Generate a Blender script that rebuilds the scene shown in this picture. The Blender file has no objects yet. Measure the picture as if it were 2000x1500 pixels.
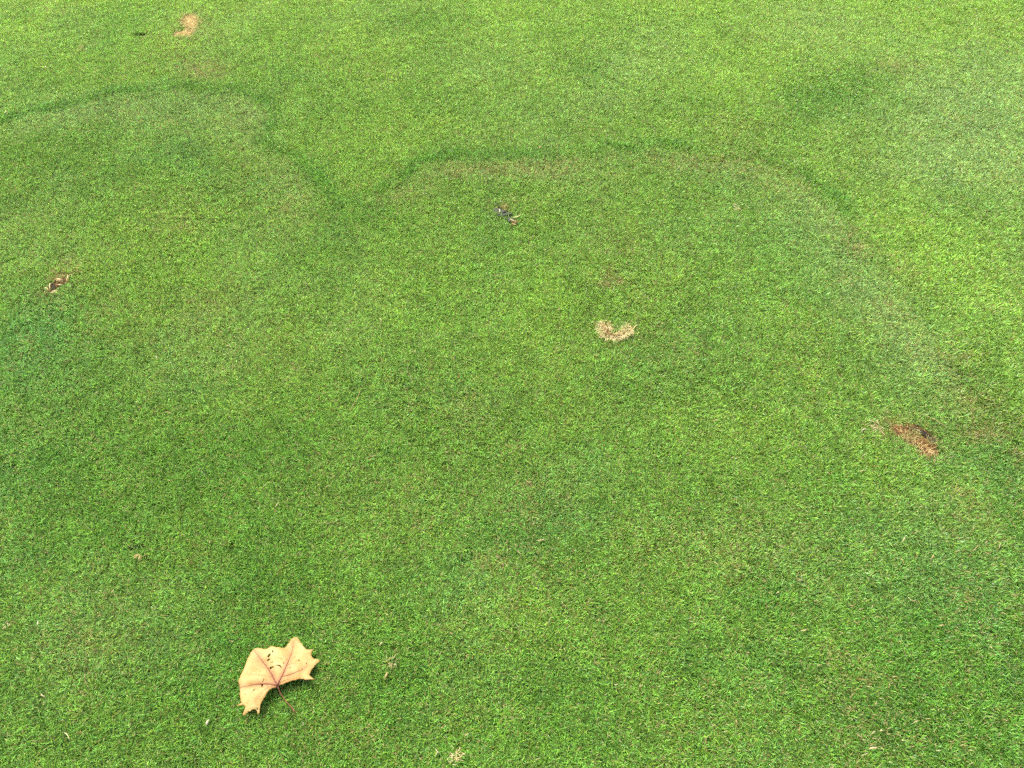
import bpy, math, random
import numpy as np
from mathutils import Vector, Matrix
from mathutils.geometry import delaunay_2d_cdt

R = math.radians
rng = np.random.default_rng(7)
random.seed(7)
scene = bpy.context.scene
C = scene.collection

# ------------------------------------------------------------------ camera
CAM_H, PITCH, LENS = 1.55, R(50.0), 28.0
cam_data = bpy.data.cameras.new('camera')
cam_data.lens = LENS; cam_data.sensor_width = 36.0
cam_data.clip_start = 0.05; cam_data.clip_end = 2000
cam = bpy.data.objects.new('camera', cam_data); C.objects.link(cam)
cam.location = (0, 0, CAM_H); cam.rotation_euler = (R(90) - PITCH, 0, 0)
scene.camera = cam

# ------------------------------------------------------------------ sky, sun, exposure
SUN_EL, SUN_AZ = R(58), R(-32)           # azimuth clockwise from +Y
world = bpy.data.worlds.new('World'); scene.world = world; world.use_nodes = True
wn, wl = world.node_tree.nodes, world.node_tree.links
wn.clear()
sky = wn.new('ShaderNodeTexSky'); sky.sky_type = 'NISHITA'; sky.sun_disc = False
sky.sun_elevation = SUN_EL; sky.sun_rotation = SUN_AZ
sky.air_density = 1.0; sky.dust_density = 3.0; sky.ozone_density = 1.0
hs = wn.new('ShaderNodeHueSaturation'); hs.inputs['Saturation'].default_value = 0.22   # overcast: white cloud
bg = wn.new('ShaderNodeBackground'); bg.inputs['Strength'].default_value = 0.08
wo = wn.new('ShaderNodeOutputWorld')
wl.new(sky.outputs[0], hs.inputs['Color']); wl.new(hs.outputs[0], bg.inputs['Color']); wl.new(bg.outputs[0], wo.inputs[0])
sd = bpy.data.lights.new('sun', 'SUN'); sd.energy = 1.5; sd.angle = R(13); sd.color = (1.0, 0.95, 0.86)
sun = bpy.data.objects.new('sun', sd); C.objects.link(sun)
sv = Vector((math.sin(SUN_AZ) * math.cos(SUN_EL), math.cos(SUN_AZ) * math.cos(SUN_EL), math.sin(SUN_EL)))
sun.location = sv * 30; sun.rotation_euler = sv.to_track_quat('Z', 'Y').to_euler()
vs = scene.view_settings
vs.view_transform = 'Standard'; vs.look = 'None'; vs.gamma = 1.0; vs.use_curve_mapping = False
vs.exposure = 2.10
scene.render.engine = 'CYCLES'
scene.cycles.use_denoising = False
scene.cycles.use_adaptive_sampling = True; scene.cycles.adaptive_threshold = 0.03
scene.cycles.max_bounces = 5; scene.cycles.diffuse_bounces = 4; scene.cycles.transmission_bounces = 4; scene.cycles.glossy_bounces = 2
scene.render.filter_size = 1.05

# ------------------------------------------------------------------ photograph pixel -> place on the ground
FPX = 2000 * LENS / 36.0
CT, ST = math.cos(PITCH), math.sin(PITCH)
def at(u, v, z=0.0):
    dx, dy = (u - 1000) / FPX, (750 - v) / FPX
    wy, wz = CT + dy * ST, -ST + dy * CT
    t = (z - CAM_H) / wz
    return Vector((dx * t, wy * t, z))
def at_np(u, v, z=0.0):
    u, v = np.asarray(u, float), np.asarray(v, float)
    dx, dy = (u - 1000) / FPX, (750 - v) / FPX
    t = (z - CAM_H) / (-ST + dy * CT)
    return np.stack([dx * t, (CT + dy * ST) * t], -1)

# ------------------------------------------------------------------ numeric helpers
def vnoise(x, y, cell, seed):
    r = np.random.default_rng(seed); g = r.random((128, 128))
    fx, fy = x / cell + 37.3, y / cell + 11.7
    ix, iy = np.floor(fx).astype(int), np.floor(fy).astype(int)
    tx, ty = fx - ix, fy - iy
    tx, ty = tx * tx * (3 - 2 * tx), ty * ty * (3 - 2 * ty)
    G = lambda a, b: g[a % 128, b % 128]
    return (G(ix, iy) * (1 - tx) + G(ix + 1, iy) * tx) * (1 - ty) + (G(ix, iy + 1) * (1 - tx) + G(ix + 1, iy + 1) * tx) * ty
def fbm(x, y, cell, seed, n=3):
    s, a, t = 0, 1.0, 0
    for k in range(n):
        s = s + a * vnoise(x, y, cell / 2 ** k, seed + k); t += a; a *= 0.55
    return s / t
def in_poly(px, py, poly):
    poly = np.asarray(poly); inside = np.zeros(px.shape, bool)
    j = len(poly) - 1
    for i in range(len(poly)):
        xi, yi, xj, yj = *poly[i], *poly[j]
        c = ((yi > py) != (yj > py)) & (px < (xj - xi) * (py - yi) / (yj - yi + 1e-12) + xi)
        inside ^= c; j = i
    return inside
def dist_polyline(px, py, pts):
    """distance, and signed side (+ left of travel) of the nearest segment, and parameter along the line"""
    best = np.full(px.shape, 1e9); side = np.zeros(px.shape); par = np.zeros(px.shape)
    for i in range(len(pts) - 1):
        a, b = np.asarray(pts[i]), np.asarray(pts[i + 1]); d = b - a; L2 = d @ d + 1e-12
        t = np.clip(((px - a[0]) * d[0] + (py - a[1]) * d[1]) / L2, 0, 1)
        qx, qy = a[0] + t * d[0], a[1] + t * d[1]
        dd = np.hypot(px - qx, py - qy); m = dd < best
        best[m] = dd[m]; side[m] = np.sign(d[0] * (py - qy) - d[1] * (px - qx))[m]; par[m] = (i + t)[m]
    return best, side, par
def smooth(a, lo, hi):
    t = np.clip((a - lo) / (hi - lo), 0, 1); return t * t * (3 - 2 * t)

# ------------------------------------------------------------------ object helpers
def tag(o, label=None, cat=None, group=None, kind=None):
    if label: o['label'] = label
    if cat: o['category'] = cat
    if group: o['group'] = group
    if kind: o['kind'] = kind
    return o
def mesh_obj(name, verts, faces, mat, parent=None, smooth_=True, attrs=None, loc=None):
    me = bpy.data.meshes.new(name); me.from_pydata([tuple(v) for v in verts], [], faces)
    if attrs:
        for k, vals in attrs.items():
            a = me.attributes.new(k, 'FLOAT', 'POINT'); a.data.foreach_set('value', np.asarray(vals, np.float32))
    if smooth_: me.polygons.foreach_set('use_smooth', [True] * len(me.polygons))
    me.materials.append(mat); me.update()
    o = bpy.data.objects.new(name, me); C.objects.link(o)
    if parent: o.parent = parent
    if loc is not None: o.location = loc
    return o
def empty(name, loc):
    o = bpy.data.objects.new(name, None); o.location = loc; o.empty_display_size = 0.02; C.objects.link(o); return o

# ------------------------------------------------------------------ materials
def new_mat(name):
    m = bpy.data.materials.new(name); m.use_nodes = True
    n, l = m.node_tree.nodes, m.node_tree.links; n.clear()
    out = n.new('ShaderNodeOutputMaterial')
    return m, n, l, out
def leafy_shader(n, l, out, col_socket, transl=0.35, rough=0.5, spec=0.3, tcol=None):
    b = n.new('ShaderNodeBsdfPrincipled'); b.inputs['Roughness'].default_value = rough
    b.inputs['Specular IOR Level'].default_value = spec
    t = n.new('ShaderNodeBsdfTranslucent'); mx = n.new('ShaderNodeMixShader'); mx.inputs[0].default_value = transl
    l.new(col_socket, b.inputs['Base Color']); l.new(tcol or col_socket, t.inputs['Color'])
    l.new(b.outputs[0], mx.inputs[1]); l.new(t.outputs[0], mx.inputs[2]); l.new(mx.outputs[0], out.inputs[0])
    return b
def attr(n, name, typ='GEOMETRY'):
    a = n.new('ShaderNodeAttribute'); a.attribute_name = name; a.attribute_type = typ; return a
def ramp(n, stops):
    r = n.new('ShaderNodeValToRGB'); e = r.color_ramp.elements
    while len(e) < len(stops): e.new(0.5)
    for k, (p, c) in enumerate(stops): e[k].position = p; e[k].color = (*c, 1)
    return r
def mathn(n, l, op, a, b):
    m = n.new('ShaderNodeMath'); m.operation = op
    for k, s in enumerate((a, b)):
        if isinstance(s, (int, float)): m.inputs[k].default_value = s
        else: l.new(s, m.inputs[k])
    return m.outputs[0]

# grass: colour of the tuft (instance attribute) varied from blade to blade, some blades dead straw
m_grass, n, l, out = new_mat('grass_blades')
tint = attr(n, 'tint', 'INSTANCER'); dry = attr(n, 'dry', 'INSTANCER')
r1, r2, r3 = attr(n, 'rnd'), attr(n, 'rnd2'), attr(n, 'rnd3')
gain = mathn(n, l, 'ADD', mathn(n, l, 'MULTIPLY', mathn(n, l, 'POWER', r1.outputs['Fac'], 1.7), 1.25), 0.46)
mul = n.new('ShaderNodeMix'); mul.data_type = 'RGBA'; mul.blend_type = 'MULTIPLY'; mul.inputs['Factor'].default_value = 1
cg = n.new('ShaderNodeCombineColor')
l.new(mathn(n, l, 'MULTIPLY', gain, mathn(n, l, 'ADD', mathn(n, l, 'MULTIPLY', r3.outputs['Fac'], 0.36), 0.82)), cg.inputs[0])
l.new(gain, cg.inputs[1])
l.new(mathn(n, l, 'MULTIPLY', gain, mathn(n, l, 'ADD', mathn(n, l, 'MULTIPLY', r3.outputs['Fac'], -0.7), 1.35)), cg.inputs[2])
l.new(tint.outputs['Color'], mul.inputs['A']); l.new(cg.outputs[0], mul.inputs['B'])
straw_r = ramp(n, [(0.0, (0.22, 0.165, 0.05)), (0.4, (0.40, 0.345, 0.115)), (1.0, (0.54, 0.485, 0.22))])
l.new(r1.outputs['Fac'], straw_r.inputs[0])
isdry = mathn(n, l, 'LESS_THAN', r2.outputs['Fac'], dry.outputs['Fac'])
gm = n.new('ShaderNodeMix'); gm.data_type = 'RGBA'
l.new(isdry, gm.inputs['Factor']); l.new(mul.outputs['Result'], gm.inputs['A']); l.new(straw_r.outputs[0], gm.inputs['B'])
leafy_shader(n, l, out, gm.outputs['Result'], transl=0.48, rough=0.38, spec=0.5)

def straw_mat(name, stops, transl=0.25):
    m, n, l, out = new_mat(name)
    a = attr(n, 'rnd'); r = ramp(n, stops); l.new(a.outputs['Fac'], r.inputs[0])
    leafy_shader(n, l, out, r.outputs[0], transl=transl, rough=0.55, spec=0.25); return m
m_straw = straw_mat('dry_straw', [(0, (0.20, 0.105, 0.03)), (0.35, (0.40, 0.265, 0.095)), (0.7, (0.56, 0.44, 0.20)), (1, (0.65, 0.56, 0.32))])
m_brown = straw_mat('brown_thatch', [(0, (0.06, 0.030, 0.010)), (0.4, (0.20, 0.10, 0.030)), (0.75, (0.38, 0.235, 0.075)), (1, (0.52, 0.40, 0.17))])
m_tan = straw_mat('tan_thatch', [(0, (0.26, 0.15, 0.05)), (0.5, (0.44, 0.33, 0.11)), (1, (0.55, 0.46, 0.19))])
m_pale = straw_mat('pale_clipping', [(0, (0.29, 0.155, 0.055)), (0.5, (0.46, 0.35, 0.16)), (1, (0.56, 0.49, 0.29))])
m_husk = straw_mat('cream_husk', [(0, (0.50, 0.43, 0.28)), (1, (0.60, 0.55, 0.40))])
def soil_mat(name, stops, scale=90, bump=0.6):
    m, n, l, out = new_mat(name)
    tc = n.new('ShaderNodeTexCoord'); no = n.new('ShaderNodeTexNoise')
    no.inputs['Scale'].default_value = scale; no.inputs['Detail'].default_value = 6; no.inputs['Roughness'].default_value = 0.7
    l.new(tc.outputs['Object'], no.inputs['Vector'])
    r = ramp(n, stops); l.new(no.outputs[0], r.inputs[0])
    b = n.new('ShaderNodeBsdfPrincipled'); b.inputs['Roughness'].default_value = 0.95; b.inputs['Specular IOR Level'].default_value = 0.1
    bp = n.new('ShaderNodeBump'); bp.inputs['Strength'].default_value = bump; bp.inputs['Distance'].default_value = 0.004
    l.new(no.outputs[0], bp.inputs['Height']); l.new(bp.outputs[0], b.inputs['Normal'])
    l.new(r.outputs[0], b.inputs['Base Color']); l.new(b.outputs[0], out.inputs[0]); return m
m_ground = soil_mat('thatch_ground', [(0.3, (0.022, 0.030, 0.008)), (0.5, (0.038, 0.048, 0.013)), (0.75, (0.06, 0.07, 0.022))], 60)
m_soil_red = soil_mat('rusty_soil', [(0.32, (0.035, 0.018, 0.008)), (0.5, (0.10, 0.054, 0.020)), (0.7, (0.22, 0.13, 0.048))], 120)
m_soil_tan = soil_mat('tan_soil', [(0.3, (0.24, 0.14, 0.05)), (0.5, (0.40, 0.28, 0.10)), (0.75, (0.52, 0.40, 0.17))], 120)
m_dark_soil_shade = soil_mat('dark_soil_shade', [(0.3, (0.012, 0.011, 0.007)), (0.55, (0.035, 0.028, 0.018)), (0.8, (0.08, 0.055, 0.03))], 120)  # dark earth, also the painted shadow strip of the rusty patch

# ------------------------------------------------------------------ the marks in the turf (traced, set on the ground)
def zp(x0, y0, s, pts): return [(x0 + a / s, y0 + b / s) for a, b in pts]
POLY_RUST = zp(1660, 780, 6.25, [(520, 300), (700, 320), (830, 370), (930, 420), (1040, 520), (1010, 600), (1050, 640), (1040, 720), (900, 700), (840, 640), (780, 570), (640, 480), (530, 460), (500, 400)])
_c = np.mean(POLY_RUST, 0); POLY_RUST = [tuple(_c + (np.array(p) - _c) * (1.08, 1.2)) for p in POLY_RUST]
POLY_TAN = zp(320, 10, 9.375, [(360, 205), (450, 185), (620, 195), (650, 330), (600, 430), (550, 540), (440, 590), (300, 620), (190, 600), (230, 520), (380, 480), (400, 440), (340, 390), (310, 310)])
POLY_LEFT = zp(60, 500, 12.5, [(600, 450), (950, 450), (900, 580), (840, 690), (660, 700), (580, 800), (650, 850), (600, 910), (470, 870), (440, 800), (480, 720), (610, 600)])
POLY_GREY = zp(920, 370, 12.5, [(520, 480), (720, 470), (930, 560), (1020, 640), (1100, 720), (1110, 820), (1000, 850), (900, 830), (860, 740), (660, 700), (600, 620), (530, 560)])
HOLES = [((266, 1071), 0.013, 0.009, 0.028), ((277, 70), 0.019, 0.015, 0.03)]   # px, half width, half depth, depth
HOLE_W = [(at(*p).xy, a, b, d) for p, a, b, d in HOLES]

# line where the longer yellow-green turf meets the shorter grey-green turf, left to right
EDGE_PX = [(-260, 300, .8), (-80, 262, .8), (0, 243, 1), (80, 222, 1), (150, 207, 1), (220, 190, .75), (300, 180, .7), (380, 178, .7), (450, 178, .85), (500, 190, 1), (522, 212, 1),
           (522, 240, .9), (505, 265, .8), (500, 282, 1), (540, 300, 1), (575, 315, 1), (600, 345, 1), (632, 378, .75), (655, 398, .4), (700, 392, .25), (740, 378, .6), (790, 348, 1), (825, 330, 1), (870, 313, .9),
           (950, 311, .7), (1020, 315, .5), (1080, 312, .7), (1140, 305, .5), (1200, 295, .8), (1260, 287, 1), (1310, 291, 1.1), (1360, 302, .5), (1420, 308, .35), (1480, 315, .6), (1530, 332, .95),
           (1580, 360, 1), (1630, 405, 1), (1670, 445, .6), (1720, 505, .3), (1780, 585, .35), (1830, 660, .4), (1880, 740, .35), (1940, 840, .5), (2000, 940, .6), (2080, 1060, .6), (2200, 1250, .6)]
EDGE_W = at_np([p[0] for p in EDGE_PX], [p[1] for p in EDGE_PX]); EDGE_S = np.array([p[2] for p in EDGE_PX])

# soft tint patches, other-looking turf plus painted light and shade: (u, v, ru, rv, kind, strength); kind: p pale and painted sheen, d dark lush and painted falloff, y yellow-green and painted brightness, b blue-green, s straw, w brown
BLOBS = [
 (1350, 335, 70, 16, 'p', .32), (1450, 350, 60, 24, 'p', .32), (1540, 400, 50, 40, 'p', .32), (1610, 480, 50, 50, 'p', .32), (1690, 580, 45, 60, 'p', .32), (1760, 650, 45, 60, 'p', .32), (1830, 730, 40, 50, 'p', .32), (1000, 340, 120, 18, 'p', .35), (200, 225, 100, 20, 'p', .4), (420, 210, 80, 30, 'p', .35), (560, 390, 50, 50, 'p', .4), (1850, 240, 150, 90, 'p', .95), (1960, 340, 130, 60, 'p', .6), (1930, 150, 120, 70, 'p', .45), (1760, 330, 90, 40, 'p', .4), (1240, 120, 90, 50, 'p', .5), (1160, 200, 80, 40, 'p', .45), (1020, 260, 120, 40, 'p', .35), (950, 120, 120, 50, 'p', .35), (1600, 60, 120, 50, 'p', .45),  # far-right pale patches paint a whitish sheen into the tint
 (1290, 60, 60, 40, 'p', .35), (440, 240, 130, 50, 'p', .4), (300, 225, 130, 40, 'b', .35), (60, 700, 120, 90, 'b', .55), (130, 640, 110, 60, 'b', .4), (30, 900, 110, 90, 'b', .5), (350, 720, 140, 60, 'p', .3), (1500, 470, 150, 60, 'b', .5), (1620, 560, 110, 60, 'b', .45), (1240, 700, 100, 60, 'b', .35), (1360, 640, 130, 70, 'b', .35), (1780, 690, 90, 110, 'p', .5), (1660, 560, 70, 60, 'p', .4), (1560, 430, 60, 50, 'p', .35),
 (240, 1210, 170, 80, 'p', .4), (160, 1310, 120, 60, 'p', .3), (1080, 1010, 130, 70, 'b', .45), (1120, 930, 90, 40, 'p', .3), (1500, 1060, 150, 60, 'p', .3), (1850, 1130, 150, 80, 'b', .45), (900, 1130, 120, 60, 'b', .4), (1440, 1290, 110, 60, 'b', .35), (1950, 930, 80, 40, 'b', .4), (1120, 60, 70, 40, 'd', .25), (150, 60, 150, 60, 'b', .4), (300, 35, 60, 40, 'b', .4),
 (1000, 1400, 1300, 240, 'd', .60), (300, 1000, 420, 180, 'd', .35), (1850, 1250, 350, 300, 'd', .40), (1000, 950, 700, 200, 'd', .15), (1630, 190, 90, 36, 'd', .85), (1690, 150, 60, 25, 'd', .45), (1540, 215, 60, 25, 'd', .4), (820, 45, 60, 30, 'd', .55), (1150, 130, 50, 25, 'd', .4), (860, 105, 40, 25, 'd', .3), (660, 440, 70, 60, 'd', .45), (730, 420, 60, 40, 'd', .35), (1500, 1165, 70, 40, 'd', .6), (1980, 1010, 40, 160, 'd', .55), (300, 870, 150, 60, 'd', .35), (100, 830, 90, 40, 'd', .3), (1070, 470, 90, 40, 'd', .25), (470, 1250, 90, 30, 'd', .4), (560, 1130, 130, 50, 'd', .25), (1850, 1250, 50, 60, 'd', .4), (1950, 1470, 90, 60, 'd', .4), (400, 1330, 60, 60, 'd', .3), (470, 880, 100, 50, 'd', .25), (610, 520, 70, 40, 'd', .3), (1900, 450, 90, 70, 'd', .25),  # widest dark patches paint light falloff into the near lawn's tint
 (700, 640, 420, 150, 'y', .35), (1250, 620, 400, 140, 'y', .3), (1000, 480, 700, 90, 'y', .25), (400, 500, 300, 80, 'y', .3), (1480, 860, 120, 60, 'y', .55), (1760, 940, 110, 50, 'y', .6), (1640, 1240, 70, 50, 'y', .6), (1620, 440, 200, 120, 'y', .2), (1830, 480, 130, 110, 'y', .6), (1900, 600, 100, 90, 'y', .45), (300, 110, 90, 40, 'y', .6), (440, 60, 120, 40, 'y', .5), (1420, 160, 120, 60, 'y', .45), (720, 300, 80, 50, 'y', .4), (700, 600, 160, 60, 'y', .25), (300, 470, 120, 40, 'y', .3), (900, 250, 120, 40, 'y', .3), (700, 1130, 60, 60, 'y', .4), (1060, 600, 70, 70, 'y', .35), (1290, 300, 60, 30, 'y', .2), (700, 30, 40, 60, 'y', .5), (1010, 40, 60, 30, 'y', .4), (1350, 60, 60, 40, 'y', .3),  # widest patches paint brighter light into the middle lawn's tint
 (1785, 852, 60, 36, 's', .45), (118, 548, 42, 34, 's', .5), (372, 55, 44, 36, 's', .45), (1205, 655, 45, 30, 's', .3), (330, 120, 60, 25, 's', .25), (405, 142, 34, 15, 's', 1.0), (250, 230, 90, 22, 's', .22), (470, 230, 50, 25, 's', .25), (345, 440, 60, 30, 's', .3), (560, 420, 50, 40, 's', .3), (500, 350, 60, 40, 's', .2), (400, 590, 70, 40, 's', .35), (210, 600, 40, 20, 's', .3), (960, 335, 110, 16, 's', .5), (900, 345, 50, 12, 's', .3), (1090, 335, 60, 20, 's', .35), (800, 385, 60, 20, 's', .3), (1330, 325, 60, 16, 's', .45), (1440, 320, 60, 20, 's', .35), (1500, 350, 50, 25, 's', .25), (1440, 255, 50, 30, 's', .3), (1760, 130, 50, 16, 's', .4), (1660, 470, 30, 30, 's', .4), (1690, 490, 40, 12, 's', .4), (1760, 540, 40, 30, 's', .35), (1740, 610, 40, 30, 's', .25), (1850, 700, 40, 40, 's', .3), (1910, 780, 30, 12, 's', .5), (1720, 840, 40, 14, 's', .2),
 (1190, 540, 28, 14, 's', .5), (1190, 558, 32, 7, 's', .9), (1200, 480, 50, 30, 's', .3), (910, 795, 35, 30, 's', .25), (830, 740, 100, 60, 's', .12), (1040, 960, 90, 50, 's', .25), (1430, 1060, 150, 70, 's', .18), (1330, 700, 90, 30, 's', .2), (1660, 1330, 80, 50, 's', .2), (1720, 1440, 90, 50, 's', .25), (1020, 1080, 50, 20, 's', .3), (960, 1100, 40, 20, 's', .3), (190, 1260, 80, 40, 's', .25), (650, 1430, 80, 40, 's', .25), (1050, 1110, 100, 50, 's', .15), (640, 930, 120, 50, 's', .15), (155, 98, 7, 6, 's', .9), (520, 700, 90, 50, 's', .14), (1900, 1000, 40, 60, 's', .2), (1880, 1200, 60, 60, 's', .2), (1960, 60, 60, 30, 's', .15), (745, 145, 30, 15, 's', .25), (1480, 75, 30, 12, 's', .3), (130, 520, 30, 22, 's', .35),
 (1900, 850, 20, 10, 'w', .8), (1945, 845, 34, 16, 'w', .7), (1990, 900, 20, 30, 'w', .5), (975, 405, 30, 12, 'w', .35), (1735, 825, 25, 10, 'w', .5), (1870, 970, 20, 20, 'w', .2), (90, 575, 14, 8, 'w', .2), (1895, 1165, 8, 6, 'w', .7), (170, 1270, 40, 16, 'w', .3), (1720, 1330, 40, 16, 'w', .2), (1890, 790, 40, 25, 'w', .3), (1050, 1025, 20, 10, 'w', .4), (1100, 1025, 14, 8, 'w', .5), (1960, 820, 30, 20, 'w', .3), (1430, 1140, 30, 10, 'w', .25),
]
# ------------------------------------------------------------------ ground: one sheet, fine where seen, out to the horizon
def axis(lo, hi, step, far):
    a = np.arange(lo, hi + 1e-6, step); e = []; d = step
    p = hi
    while p < far: d *= 1.35; p += d; e.append(p)
    f = []; d = step; p = lo
    while p > -far: d *= 1.35; p -= d; f.append(p)
    return np.concatenate([f[::-1], a, e])
def ground_z(x, y):
    z = (vnoise(x, y, 0.9, 101) - 0.5) * 0.014
    near = np.exp(-((x / 6) ** 2 + ((y - 2) / 6) ** 2))
    z = z * near
    for (c, a, b, d) in HOLE_W:
        z = z - d * np.exp(-(((x - c[0]) / a) ** 2 + ((y - c[1]) / b) ** 2) ** 1.5)
    return z
gx, gy = axis(-2.9, 2.9, 0.015, 600), axis(0.1, 4.2, 0.015, 600)
X, Y = np.meshgrid(gx, gy); Z = ground_z(X, Y)
nx, ny = len(gx), len(gy)
V = np.stack([X, Y, Z], -1).reshape(-1, 3)
i = (np.arange(ny - 1)[:, None] * nx + np.arange(nx - 1)).ravel()
F = np.stack([i, i + 1, i + nx + 1, i + nx], -1)
me = bpy.data.meshes.new('ground'); me.vertices.add(len(V)); me.vertices.foreach_set('co', V.ravel().astype(np.float32))
me.loops.add(F.size); me.loops.foreach_set('vertex_index', F.ravel().astype(np.int32))
me.polygons.add(len(F)); me.polygons.foreach_set('loop_start', np.arange(0, F.size, 4, dtype=np.int32))
me.polygons.foreach_set('use_smooth', np.ones(len(F), bool)); me.update(calc_edges=True); me.materials.append(m_ground)
ground = bpy.data.objects.new('ground', me); C.objects.link(ground); ground['kind'] = 'structure'
def gz(p): return float(ground_z(np.array([p[0]]), np.array([p[1]]))[0])

# ------------------------------------------------------------------ grass
# tuft meshes: short mown blades, bent and crossing each other
tufts = bpy.data.collections.new('tuft_shapes')
NT, NB, SP = 28, 115, 0.0190
for k in range(NT):
    r = np.random.default_rng(500 + k); vs_, fs_, a1, a2, a3 = [], [], [], [], []
    for b in range(NB):
        base = np.array([*(r.uniform(-.54, .54, 2) * SP), -0.001])
        az = r.random() * 6.283
        tilt = R(r.uniform(12, 62)); bend = R(r.uniform(15, 75))
        L = r.uniform(0.0090, 0.0162) * (1.3 if r.random() < .06 else 1); W = r.uniform(0.00060, 0.00108)
        side = np.array([-math.sin(az), math.cos(az), 0]); tw = r.uniform(-.9, .9)
        p = base.copy(); row = []; segs = 3
        for s in range(segs + 1):
            t = s / segs; a = tilt + bend * t
            d = np.array([math.cos(az) * math.sin(a), math.sin(az) * math.sin(a), math.cos(a)])
            nrm = np.cross(side, d); sw = side * math.cos(tw * t) + nrm * math.sin(tw * t)
            w = W * (0.85, 1.0, 0.8, 0.22)[s]
            i0 = len(vs_); vs_ += [p - sw * w, p + sw * w]; row.append(i0)
            p = p + d * L / segs
        for s in range(segs): fs_.append((row[s], row[s] + 1, row[s + 1] + 1, row[s + 1]))
        q = (r.random(), r.random(), r.random())
        for arr, v_ in zip((a1, a2, a3), q): arr += [v_] * 8
    me = bpy.data.meshes.new('tuft'); me.from_pydata([tuple(v) for v in vs_], [], fs_)
    for nm, arr in (('rnd', a1), ('rnd2', a2), ('rnd3', a3)):
        at_ = me.attributes.new(nm, 'FLOAT', 'POINT'); at_.data.foreach_set('value', np.array(arr, np.float32))
    me.polygons.foreach_set('use_smooth', [True] * len(me.polygons)); me.materials.append(m_grass)
    tufts.objects.link(bpy.data.objects.new('tuft_%02d' % k, me))

xs, ys = np.arange(-3.5, 3.5, SP), np.arange(0.0, 4.7, SP)
TX, TY = np.meshgrid(xs, ys); TX = TX.ravel(); TY = TY.ravel()
TX = TX + rng.uniform(-.12, .12, TX.size) * SP; TY = TY + rng.uniform(-.12, .12, TY.size) * SP
halfw = (TY * CT + CAM_H * ST) * 1000 / FPX
m = np.abs(TX) < halfw + 0.7
TX, TY = TX[m], TY[m]
N = TX.size
TZ = ground_z(TX, TY)
scl = rng.uniform(0.86, 1.16, N) * (0.97 + 0.10 * fbm(TX, TY, 0.12, 3))
# zone and edge
d_e, s_e, p_e = dist_polyline(TX, TY, EDGE_W)
sd_ = d_e * s_e + (fbm(TX, TY, 0.07, 70, 2) - .5) * 0.05     # + = outer (longer) turf
stren = np.interp(p_e, np.arange(len(EDGE_S)), EDGE_S)
outer = smooth(sd_, -0.01, 0.015)
lush = np.exp(-((sd_ - 0.018) / 0.023) ** 2) * stren * np.clip(smooth(fbm(TX, TY, 0.10, 71, 2), .2, .65) * 1.15, .78, 1.05)
worn = np.exp(-((sd_ + 0.055) / 0.05) ** 2) * stren
scl *= 1 + 0.05 * outer + 0.16 * lush - 0.05 * worn
TZ = TZ + 0.0008 * lush
# colour weights
n1, n2, n3, n4 = fbm(TX, TY, 0.35, 11), fbm(TX, TY, 0.16, 22), fbm(TX, TY, 0.06, 33), fbm(TX, TY, 0.25, 44)
wt = {k: np.zeros(N) for k in 'pdybsw'}
# blobs live on the ground: ellipse axes measured there
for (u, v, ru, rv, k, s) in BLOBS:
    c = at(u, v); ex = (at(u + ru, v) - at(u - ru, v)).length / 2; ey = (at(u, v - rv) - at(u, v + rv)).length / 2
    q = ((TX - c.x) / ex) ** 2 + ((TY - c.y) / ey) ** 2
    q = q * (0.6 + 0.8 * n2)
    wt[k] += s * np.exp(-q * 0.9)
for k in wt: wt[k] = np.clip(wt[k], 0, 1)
wp = np.clip(wt['p'] * .9 + 0.25 * smooth(n1, .55, .75) + 0.22 * worn, 0, 1)
wb = np.clip(wt['b'] * .8 + 0.3 * smooth(n4, .55, .75), 0, 1)
wy = np.clip(wt['y'] * .8 + 0.25 * outer + 0.6 * smooth(sd_, 0, 1.0) + 0.2 * smooth(n2, .5, .75), 0, 1)  # outer turf is yellow-green; growing far brightness is painted into its tint
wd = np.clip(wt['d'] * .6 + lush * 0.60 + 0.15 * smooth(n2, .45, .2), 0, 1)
G0 = np.array([0.242, 0.430, 0.068]); GP = np.array([0.345, 0.520, 0.150]); GB = np.array([0.185, 0.415, 0.100])
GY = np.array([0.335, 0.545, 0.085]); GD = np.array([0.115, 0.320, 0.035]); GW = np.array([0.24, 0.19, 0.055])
tintv = np.tile(G0, (N, 1))
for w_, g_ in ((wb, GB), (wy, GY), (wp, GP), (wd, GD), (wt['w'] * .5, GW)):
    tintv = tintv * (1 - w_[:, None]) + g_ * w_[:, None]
tintv = tintv * (0.86 + 0.28 * n3[:, None]) * rng.uniform(0.90, 1.10, (N, 1))
dryv = 0.065 + 0.08 * smooth(n3, .5, .8) + 0.05 * smooth(n2, .52, .75) + 0.55 * wt['s'] + 0.3 * wt['w'] + 0.05 * worn - 0.08 * lush
dryv = np.clip(dryv * (0.55 + 0.9 * rng.random(N)), 0.0, 0.95)
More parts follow.
